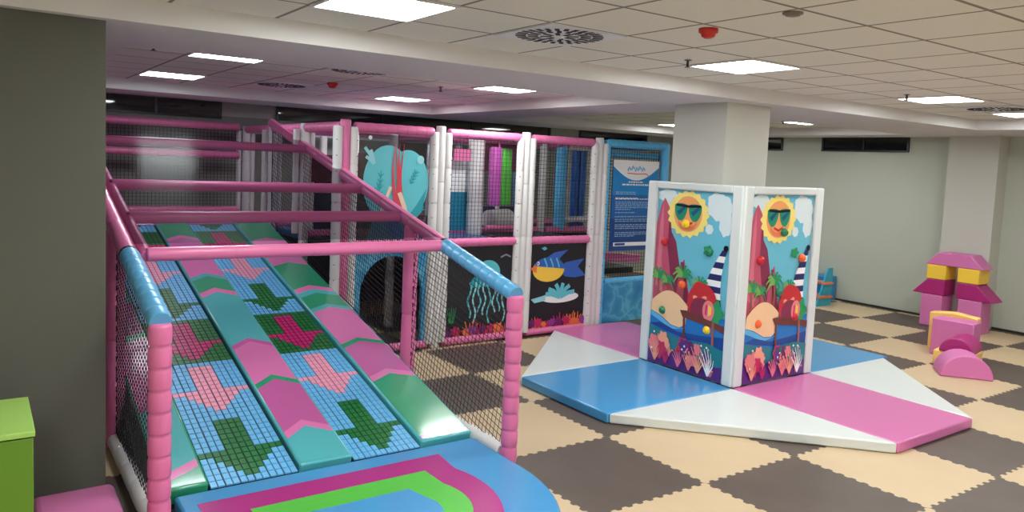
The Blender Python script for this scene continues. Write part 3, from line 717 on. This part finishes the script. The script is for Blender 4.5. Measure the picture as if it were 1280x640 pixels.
def beach(to3, n, W, H, seed):
    p = Print(lambda u, v: to3(u*W, v*H), n); rnd = random.Random(seed); A = W/H
    def el(u, v, r, m, rv=None, **k): p.ell(u, v, r, (rv or r)*A, m, **k)
    p.poly([(0, .2), (1, .2), (1, 1), (0, 1)], skyb)
    for u, v, r, q in [(.98, .92, .16, .13), (.92, .84, .08, .13), (.80, .95, .12, .09), (.05, .97, .14, .07), (.2, .93, .09, .1), (.72, .80, .05, .05)]:
        u_ = min(u, 1-r) if u > .5 else max(u, r); el(u_, min(v, 1-q*A), r, cloud, q, wob=.08, f=7, step=(u == .98))
    p.poly([(0, .35), (0, .80), (.05, .91), (.10, .95), (.17, .90), (.22, .76), (.29, .71), (.36, .57), (.39, .60), (.42, .62), (.47, .50), (.54, .38), (.54, .3)], mtn)
    p.poly([(.17, .90), (.22, .76), (.29, .71), (.36, .57), (.33, .4), (.24, .5), (.18, .66)], mtd); p.poly([(.37, .6), (.41, .6), (.47, .48), (.52, .38), (.44, .38)], mtd, step=False)
    p.poly([(.03, .45), (.05, .8), (.08, .92), (.1, .8), (.1, .6), (.14, .4)], mtl, step=False)
    p.ell(.43, .87, .27, .235*A, sunr, n=72, wob=.06, f=18); el(.43, .87, .19, sunf, .185); el(.43, .83, .13, ink('sun_cheek', (232, 128, 90)), .10, wob=0); el(.43, .85, .13, sunf, .09)
    for dx in (-.095, .095):
        p.k += 0
        p.poly([(.43+dx+.088*math.cos(q), .915+(.085 if math.sin(q) < 0 else .012)*math.sin(q)) for q in [2*PI*j/24 for j in range(24)]], lens1, step=(dx < 0))
    for dx in (-.095, .095): p.poly([(.43+dx-.055, .88), (.43+dx-.02, .86), (.43+dx+.06, .90), (.43+dx+.05, .915)], lens2, step=(dx < 0))
    p.stroke([(.27, .918), (.43, .912), (.6, .918)], .014, blk); p.stroke([(.36, .825), (.43, .81), (.5, .825)], .012, redb, step=False)
    for i in range(9):      # striped tower, leaning to the right
        t0, t1 = i/9, (i+1)/9
        def q(t, s): return (.80+.14*t*t+s*(.13-.10*t), .40+.30*t)
        p.poly([q(t0, -1), q(t0, 1), q(t1, 1), q(t1, -1)], navst if i % 2 == 0 else wht, step=(i == 0))
    el(.95, .71, .03, blk); el(.73, .685, .06, palm, .05, wob=.2, f=5, step=False)
    def palmt(u, v, s):
        p.stroke([(u, v-.16*s), (u+.015, v-.08*s), (u, v)], .03*s, brownl)
        p.k += 1
        for a in (.1, .6, 1.2, 1.9, 2.5, 3.0, -.5, 3.6):
            l = .15*s; p.stroke([(u, v), (u+math.cos(a)*l*.6, v+(math.sin(a)*l*.6+.02)*A), (u+math.cos(a)*l, v+(math.sin(a)*l-.03)*A)], .028*s, palm if a < 2.2 else palml, step=False, taper=True)
    palmt(.07, .50, .85); palmt(.21, .48, .7); palmt(.42, .53, .9); palmt(.66, .49, .8)
    p.poly([(0, .02), (1, .02), (1, .34), (.6, .31), (0, .30)], sea)
    p.poly([(0, .30)]+[(.02+.5*k/14, .33+.10*math.sin(PI*(.1+.8*k/14))) for k in range(15)]+[(.50, .26), (.42, .235), (.3, .24), (.14, .28)], sandc)
    p.poly([(0, .30), (.14, .275), (.3, .235), (.44, .23), (.5, .25), (.5, .235), (.3, .215), (.12, .25), (0, .27)], seal)
    p.poly([(0, .22), (.2, .2), (.5, .18), (.8, .19), (1, .17), (1, .24), (.7, .22), (.4, .21), (.15, .24)], sead, step=False)
    # chest and beach ball on the pier
    el(.70, .40, .19, redb, .20); el(.70, .36, .15, mtd, .12); p.stroke([(.58, .42), (.66, .44), (.76, .43)], .016, coralo); el(.66, .47, .09, redb, .08, step=False); el(.88, .36, .09, palm, .12, wob=.2, f=5)
    el(.79, .365, .075, coralp, .105); p.poly([(.79, .335), (.83, .35), (.83, .385), (.79, .40)], yel); p.poly([(.75, .345), (.77, .335), (.775, .4), (.755, .39)], crim, step=False)
    p.poly([(.42, .335), (.5, .34), (1, .30), (1, .26), (.9, .275), (.46, .30)], brown)
    for u in (.48, .86): p.stroke([(u, .31), (u+.01, .2), (u, .08)], .03, brownl if u > .6 else brown)
    # reef
    p.poly([(0, .0), (1, .0), (1, .17), (.8, .19), (.5, .17), (.2, .19), (0, .22)], teald)
    p.poly([(0, 0), (1, 0), (1, .08), (.7, .06), (.4, .09), (.15, .12), (0, .14)], purd)
    for k in range(30):
        u = .05+.9*rnd.random(); v = .03+.12*rnd.random(); r = rnd.uniform(.03, .075)
        p.ell(min(max(u, r*1.2), 1-r*1.2), v, r, r*A*1.3*.9, [coralp, coralo, crim, pnk, purd, purp][k % 6], wob=.16, f=6, n=24)
    for (u, m, s) in [(.12, coralo, 1), (.45, pnk, .8), (.72, coralo, 1.3), (.85, wht, 1.2), (.6, coralp, .9), (.28, crim, .7)]:
        p.k += 1
        for a in (.7, 1.05, 1.4, 1.75, 2.1, 2.45):
            l = .13*s; p.stroke([(u, .02), (u+math.cos(a)*l*.5, .02+math.sin(a)*l*A), (u+math.cos(a+.3)*l*.8, .02+math.sin(a)*l*A*1.7)], .016, m, step=False, taper=True)
    for k in range(14):
        p.ell(rnd.uniform(.05, .95), rnd.uniform(.05, .2), .012, .006, wht if k % 2 else coralo, step=(k == 0), n=8)
    p.mb.mats  # layers are already in order
    return p
holdm = {'y': mat('hold_yellow', (246, 204, 40), rough=.3), 'r': mat('hold_red', (200, 30, 50), rough=.3), 'g': mat('hold_green', (14, 120, 84), rough=.3), 'o': mat('hold_orange', (236, 96, 40), rough=.3)}
GX0, GX1, GY0, GY1, GZ0, GZ1 = 1.77, 3.0, .22, 1.44, .095, 2.0
def guard(label, o, uax, nrm, W, holds, seed, grp=None):
    """o = lower left corner seen from outside; uax = right-hand direction; nrm = outward normal"""
    o = Vector(o); u_ = Vector(uax); n_ = Vector(nrm)
    t = thing('column_guard_panel', label, 'padded panel', tuple(o+u_*(W/2)))
    H = GZ1-GZ0; F = .12
    def T(u, v, d=0): return o+u_*u+Vector((0, 0, v))+n_*d
    def bx(mb, u0, u1, v0, v1, d0, d1, m): mb.hexa([T(u0,v0,d1), T(u1,v0,d1), T(u1,v0,d0), T(u0,v0,d0), T(u0,v1,d1), T(u1,v1,d1), T(u1,v1,d0), T(u0,v1,d0)], m)
    mb = MB(); bx(mb, 0, W, 0, H, -.07, -.012, white2); mb.build('backing_board', t)
    for (u0, u1, v0, v1) in ((0, F, 0, H), (W-F, W, 0, H), (F+.002, W-F-.002, H-.075, H)):
        mb = MB(); bx(mb, u0, u1, v0, v1, -.0118, .022, white2); mb.build('padded_border', t, bevel=.015, seg=3)
    pr = beach(lambda u, v: T(F+.005+u, .012+v, -.0115), n_, W-2*F-.01, H-.09, seed); pr.mb.build('printed_poster', t)
    for u, v, c in holds:
        mb = MB(); pc = T(F+u*(W-2*F), v*(H-.09)+.012, -.01)
        mb.lathe(pc, pc+n_*.05, [(0, .042), (.3, .045), (.7, .035), (1, .016)], holdm[c], 10)
        mb.build('climbing_hold', t)
HA = [(.42, .815, 'y'), (.14, .70, 'r'), (.74, .68, 'g'), (.42, .475, 'o'), (.17, .31, 'g'), (.78, .26, 'y'), (.44, .11, 'r')]
HB = [(.52, .80, 'g'), (.18, .655, 'r'), (.84, .655, 'o'), (.5, .475, 'g'), (.2, .315, 'o'), (.78, .33, 'r'), (.55, .155, 'g')]
guard('left beach poster panel with a yellow hold on the sun, beside the blue mat', (GX0, GY1, GZ0), (0, -1, 0), (-1, 0, 0), GY1-GY0, HA, 1)
guard('right beach poster panel with a green hold on the sun, above the pink mat', (GX0+.001, GY0, GZ0), (1, 0, 0), (0, -1, 0), GX1-GX0, HB, 1)

# ------------------------------------------------------------------ pinwheel of mats
def pmat(name, label, pts, m, top=.09):
    c = (sum(q[0] for q in pts)/len(pts), sum(q[1] for q in pts)/len(pts), 0)
    o = MB().prism([(x, y, .003) for x, y in pts], (0, 0, top-.003), m).build(name, bevel=.014, seg=3)
    setorigin(o, c); tag(o, label, 'mat')
G = .004
ax, bx2 = .2, 4.52; ay, by2 = -1.38, 2.98
pmat('play_mat', 'blue rectangular floor mat at the foot of the left poster panel', [(ax, GY0+G), (GX0-G, GY0+G), (GX0-G, GY1-G), (ax, GY1-G)], blue2)
pmat('play_mat', 'pink rectangular floor mat at the foot of the right poster panel', [(GX0+G, ay), (GX1-G, ay), (GX1-G, GY0-G), (GX0+G, GY0-G)], pink2)
pmat('play_mat', 'blue mat behind the right poster panel, pointing to the far wall', [(GX1+G, GY0+G), (bx2, GY0+G), (bx2, GY1-G), (GX1+G, GY1-G)], blue2)
pmat('play_mat', 'pink mat behind the left poster panel, reaching the play frame', [(GX0+G, GY1+G), (GX1-G, GY1+G), (GX1-G, by2), (GX0+G, by2)], pink2)
pmat('wedge_mat', 'white triangular mat in front, between the blue and pink mats', [(ax+.02, GY0-G), (GX0-G, ay+.0), (GX0-G, GY0-G)], white2)
pmat('wedge_mat', 'white triangular mat on the right, between the pink and rear blue mats', [(GX1+G, GY0-G), (GX1+G, ay), (bx2-.1, GY0-G)], white2)
pmat('wedge_mat', 'white triangular mat on the left, between the blue and rear pink mats', [(ax, GY1+G), (GX0-G, GY1+G), (GX0-G, by2-.05)], white2)

# ------------------------------------------------------------------ soft building blocks
bpink = mat('block_pink', (212, 118, 180), rough=.45, bump=(5, .06)); bmag = mat('block_magenta', (170, 34, 118), rough=.4, bump=(5, .06)); byel = mat('block_yellow', (248, 206, 70), rough=.45, bump=(5, .06)); bye2 = mat('block_pale_yellow', (250, 206, 120), rough=.5)
def block(label, pts, d, m, bev=.012, cat='soft block'):
    c = Vector((0, 0, 0))
    for q in pts: c += Vector(q)
    c /= len(pts); c.z = min(q[2] for q in pts)
    o = MB().prism(pts, d, m).build('foam_block', bevel=bev, seg=2); setorigin(o, c); tag(o, label, cat); return o
TX = 7.38; TD = (.32, 0, 0)
def yz(l): return [(TX, y, z) for y, z in l]
block('pink pillar block, left leg of the block gateway', yz([(1.02, .002), (1.32, .002), (1.32, .47), (1.02, .47)]), TD, bpink)
block('pink pillar block, right leg of the block gateway', yz([(.49, .002), (.80, .002), (.80, .47), (.49, .47)]), TD, bpink)
block('magenta sloped block on the left pink pillar', yz([(1.0, .472), (1.46, .472), (1.25, .70), (1.0, .70)]), TD, bmag)
block('magenta sloped block on the right pink pillar', yz([(.84, .472), (.84, .70), (.58, .70), (.34, .472)]), TD, bmag)
block('yellow block on the left magenta slope', yz([(1.0, .702), (1.27, .702), (1.27, .91), (1.0, .91)]), TD, byel)
block('yellow block on the right magenta slope', yz([(.55, .702), (.84, .702), (.84, .91), (.55, .91)]), TD, byel)
block('long pink roof block on top of the block gateway', yz([(1.30, .912), (1.12, 1.10), (.68, 1.10), (.50, .912)]), TD, bpink)
block('upright pink slab block leaning on the pale yellow one', [(5.56, .26, .002), (5.62, -.20, .002), (5.62, -.20, .45), (5.56, .26, .45)], (.28, .04, 0), bpink)
def arc_pts(c, a, up, r, n=14, rv=None): return [tuple(Vector(c)+Vector(a)*r*math.cos(PI*k/n)+Vector(up)*(rv or r)*math.sin(PI*k/n)) for k in range(n+1)]
block('pale yellow thin block behind the upright pink slab', [(5.86, .44, .002), (5.93, -.10, .002), (5.93, -.10, .47), (5.9, .17, .5), (5.86, .44, .47)], (.14, .02, 0), bye2)
block('pale yellow low block under the magenta arch block', [(5.06, -.02, .002), (5.16, -.42, .002), (5.16, -.42, .17), (5.06, -.02, .17)], (.42, .08, 0), bye2)
block('magenta half-round block lying in front of the pink slab', arc_pts((5.10, -.25, .172), (.24, -.97, 0), (0, 0, 1), .175, rv=.17), (.42, .08, 0), bmag)
block('pink half-round block on the floor, frontmost of the pile', arc_pts((4.73, -.55, .002), (.60, -.80, 0), (0, 0, 1), .26, rv=.25), (.30, .225, 0), bpink)

# ------------------------------------------------------------------ toy shelf by the far wall
sh = thing('toy_shelf', 'teal slanted toy shelf with orange boards, half hidden by the poster panel', 'shelf', (7.2, 3.2, 0))
tealp = mat('teal_plastic', (52, 172, 206), rough=.4)
for y in (2.86, 3.38):
    MB().prism([(7.15, y, .002), (7.55, y, .002), (7.55, y, .62), (7.42, y, .62)], (0, .03, 0), tealp).build('side_panel', sh)
for z, x0 in ((.14, 7.2), (.36, 7.32)): MB().box((x0-.04, 2.80, z), (7.5, 2.858, z+.03), orange).build('shelf_board', sh); MB().box((x0, 2.892, z), (7.5, 3.378, z+.03), orange).build('shelf_board', sh)
tb = MB().box((7.72, 3.12, .002), (8.1, 3.6, .42), mat('blue_plastic', (48, 134, 194), rough=.4)).build('storage_box', bevel=.01); setorigin(tb, (7.9, 3.35, 0)); tag(tb, 'blue storage box between the teal shelf and the wall', 'box')

# ------------------------------------------------------------------ near left corner
gb = thing('storage_cabinet', 'green cabinet with light green lid in the left bottom corner', 'cabinet', (-4.1, -.2, 0))
gd = mat('cabinet_green', (98, 142, 36), rough=.5); gl_ = mat('lid_green', (164, 208, 104), rough=.45)
MB().box((-4.5, -.49, .003), (-3.862, .04, .828), gd).build('cabinet_body', gb, bevel=.004)
MB().box((-4.505, -.50, .836), (-3.855, .05, .862), gl_).build('lid', gb, bevel=.004)
MB().box((-4.49, -.47, .828), (-3.88, .03, .836), black).build('gap_seal', gb)
st = MB().box((-3.84, -.9, .003), (-3.46, .17, .3), pink2).build('floor_cushion', bevel=.035, seg=4); setorigin(st, (-3.65, -.36, 0)); tag(st, 'pink foam seat cushion between the green cabinet and the slide', 'cushion')

# ------------------------------------------------------------------ camera, world
f, yaw, pitch, roll = 955.89, .957, -.0803, .0436
fw = Vector((math.cos(yaw)*math.cos(pitch), math.sin(yaw)*math.cos(pitch), math.sin(pitch)))
r0 = fw.cross(Vector((0, 0, 1))).normalized(); u0 = r0.cross(fw)
r = r0*math.cos(roll)+u0*math.sin(roll); u = -r0*math.sin(roll)+u0*math.cos(roll)
cam = bpy.data.cameras.new('camera'); co = bpy.data.objects.new('camera', cam); C.objects.link(co)
M = Matrix((r, u, -fw)).transposed().to_4x4(); M.translation = (-4.0591, -4.3392, 2.1205)
co.matrix_world = M
cam.sensor_width = 36; cam.lens = f/1280*36; cam.shift_y = -39.44/1280; cam.clip_start = .05
S.camera = co
w = bpy.data.worlds.new('world'); S.world = w; w.use_nodes = True
w.node_tree.nodes['Background'].inputs[0].default_value = (.6, .65, .7, 1); w.node_tree.nodes['Background'].inputs[1].default_value = .02
S.view_settings.view_transform = 'Standard'; S.view_settings.look = 'None'; S.view_settings.gamma = 1; S.view_settings.use_curve_mapping = False
S.view_settings.exposure = .1
S.cycles.max_bounces = 8; S.cycles.diffuse_bounces = 6; S.cycles.transparent_max_bounces = 16
